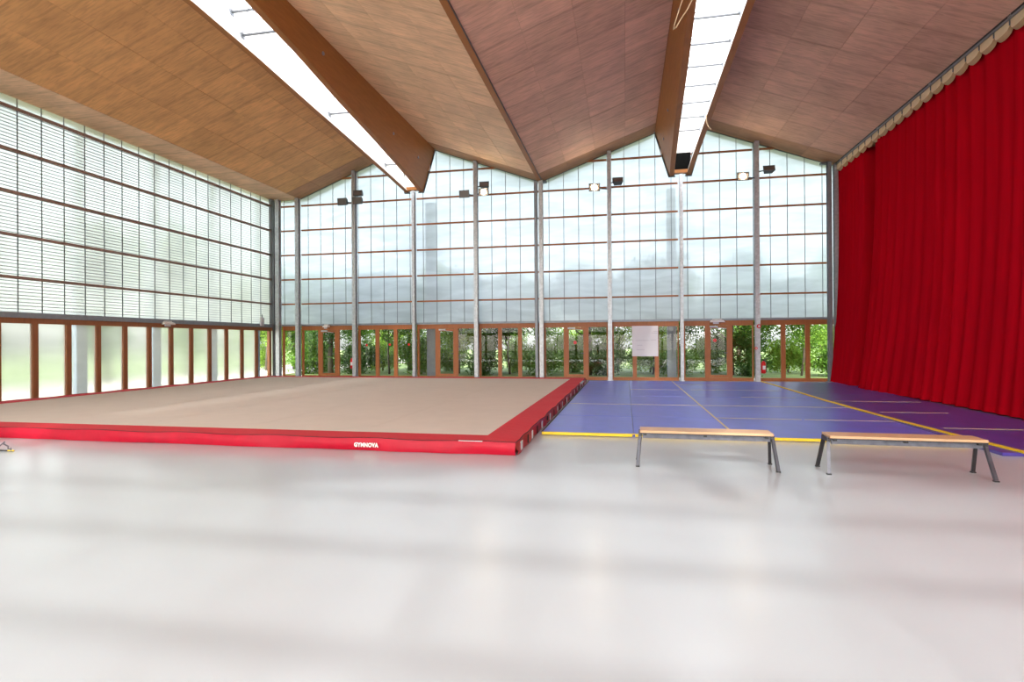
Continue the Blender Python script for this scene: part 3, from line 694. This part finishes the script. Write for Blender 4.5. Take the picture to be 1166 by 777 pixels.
def foliage(name, n, rx, ry, rz_, size, mt, clumps=26, fill=.9):
    cc = rng.normal(size=(clumps, 3)); cc /= np.linalg.norm(cc, axis=1)[:, None]; cc *= (rng.random((clumps, 1))**.5)*fill
    idx = rng.integers(0, clumps, n); p = cc[idx]+rng.normal(size=(n, 3))*.17
    p = p*np.array([rx, ry, rz_])
    d1 = rng.normal(size=(n, 3)); d1 /= np.linalg.norm(d1, axis=1)[:, None]
    d2 = np.cross(d1, rng.normal(size=(n, 3))); d2 /= np.linalg.norm(d2, axis=1)[:, None]
    s = size*(.6+.8*rng.random((n, 1))); a = p-d1*s; b = p+d2*s*.45; c = p+d1*s; d = p-d2*s*.45
    V = np.stack([a, b, c, d], 1).reshape(-1, 3)
    me = bpy.data.meshes.new(name); me.vertices.add(4*n); me.vertices.foreach_set('co', V.ravel().astype(np.float32))
    me.loops.add(4*n); me.loops.foreach_set('vertex_index', np.arange(4*n, dtype=np.int32))
    me.polygons.add(n); me.polygons.foreach_set('loop_start', np.arange(0, 4*n, 4, dtype=np.int32)); me.polygons.foreach_set('loop_total', np.full(n, 4, np.int32))
    me.materials.append(mt); me.update(calc_edges=True); return me
SH = [foliage('shrub_leaves', 5200, 1.35, .9, 1.15, .075, M_leaf[i % 3], 34) for i in range(4)]
CR = [foliage('crown_leaves', 5000, 1.7, 1.7, 2.2, .14, M_leaf[i % 3], 40) for i in range(3)]
LO = [foliage('low_leaves', 2600, 1.6, 1.2, 1.1, .07, M_leaf[(i+1) % 3], 20) for i in range(3)]
def tree(x, y, h, kind, label, lean=0, r0=.11, low=True):
    t = tag(empty('tree', (x, y, -.12), random.uniform(0, 6)), label, 'tree', 'trees behind the building')
    pts = [(lean*k/5*h*.2+random.uniform(-.06, .06), random.uniform(-.06, .06), h*k/5) for k in range(6)]
    MB().tube(pts, [r0*(1-.13*k) for k in range(6)], 9).obj('trunk', M_bark, t, smooth=True)
    for k in range(3):
        a = random.uniform(0, 6.28); z = random.uniform(1.2, 3.6)
        MB().tube([(lean*z*.2, 0, z), (math.cos(a)*.6+lean*z*.2, math.sin(a)*.6, z+.5), (math.cos(a)*1.2, math.sin(a)*1.2, z+1.2)], [.04, .028, .012], 6).obj('branch', M_bark, t)
    c = inst('crown', CR[kind], t, (lean*h*.18, 0, h*.78), (0, 0, random.uniform(0, 6)), (1, 1, h/9)); c['kind'] = 'stuff'
    if low:
        c = inst('low_foliage', LO[kind], t, (random.uniform(-.4, .4), random.uniform(-.4, .4), random.uniform(1.7, 2.6)), (0, 0, random.uniform(0, 6))); c['kind'] = 'stuff'
    return t
def shrub(x, y, s, kind, label):
    t = tag(empty('shrub', (x, y, -.12), random.uniform(0, 6)), label, 'shrub', 'shrubs behind the building')
    c = inst('foliage', SH[kind], t, (0, 0, 1.0*s), (0, 0, 0), (s, s, s)); c['kind'] = 'stuff'
    for k in range(3):
        a = random.uniform(0, 6.28); MB().tube([(0, 0, 0), (math.cos(a)*.2, math.sin(a)*.2, .7*s), (math.cos(a)*.5, math.sin(a)*.5, 1.5*s)], [.03, .02, .01], 6).obj('stem', M_bark, t)
    return t
bn = ['left corner', 'first bay from the left', 'second bay from the left', 'third bay from the left', 'fourth bay from the left', 'bay right of the valley column', 'bay with the white paper', 'bay right of the white paper', 'bay beside the curtain']
for b, nm in enumerate(bn):
    cx = -14.8+2.66*b+.2
    for q in range(2):
        y = (27.6, 31.5)[q]+random.uniform(-.6, .6); x = (cx+(-.35, .75)[q]+random.uniform(-.3, .3))*y/22; thick = (b+q) % 2
        tree(x, y, random.uniform(4.2, 5.8), (b+q) % 3, ('thick dark' if thick else 'slender')+' tree trunk among leaves behind the '+nm, random.uniform(-.5, .5), (.055, .15)[thick])
        y = (27.2, 30.0)[q]+random.uniform(-.4, .4); x = (cx+(.7, -.6)[q]+random.uniform(-.3, .3))*y/22
        shrub(x, y, random.uniform(.75, 1.15), (b*2+q) % 4, ('nearer', 'further')[q]+' leafy shrub beyond the glass of the '+nm)
for k in range(7):
    tree(-21.5+random.uniform(-1.5, 1), -2+5.2*k, random.uniform(6, 8), (k+1) % 3, 'tree standing outside beyond the translucent left wall', 0, .12)['group'] = 'trees beyond the left wall'
for k in range(12):
    tree(-34+5.2*k, 41+random.uniform(-2, 2), random.uniform(6, 7.5), k % 3, 'distant tree in the bright gap behind the shrubs', 0, .16)['group'] = 'distant trees behind the shrubs'
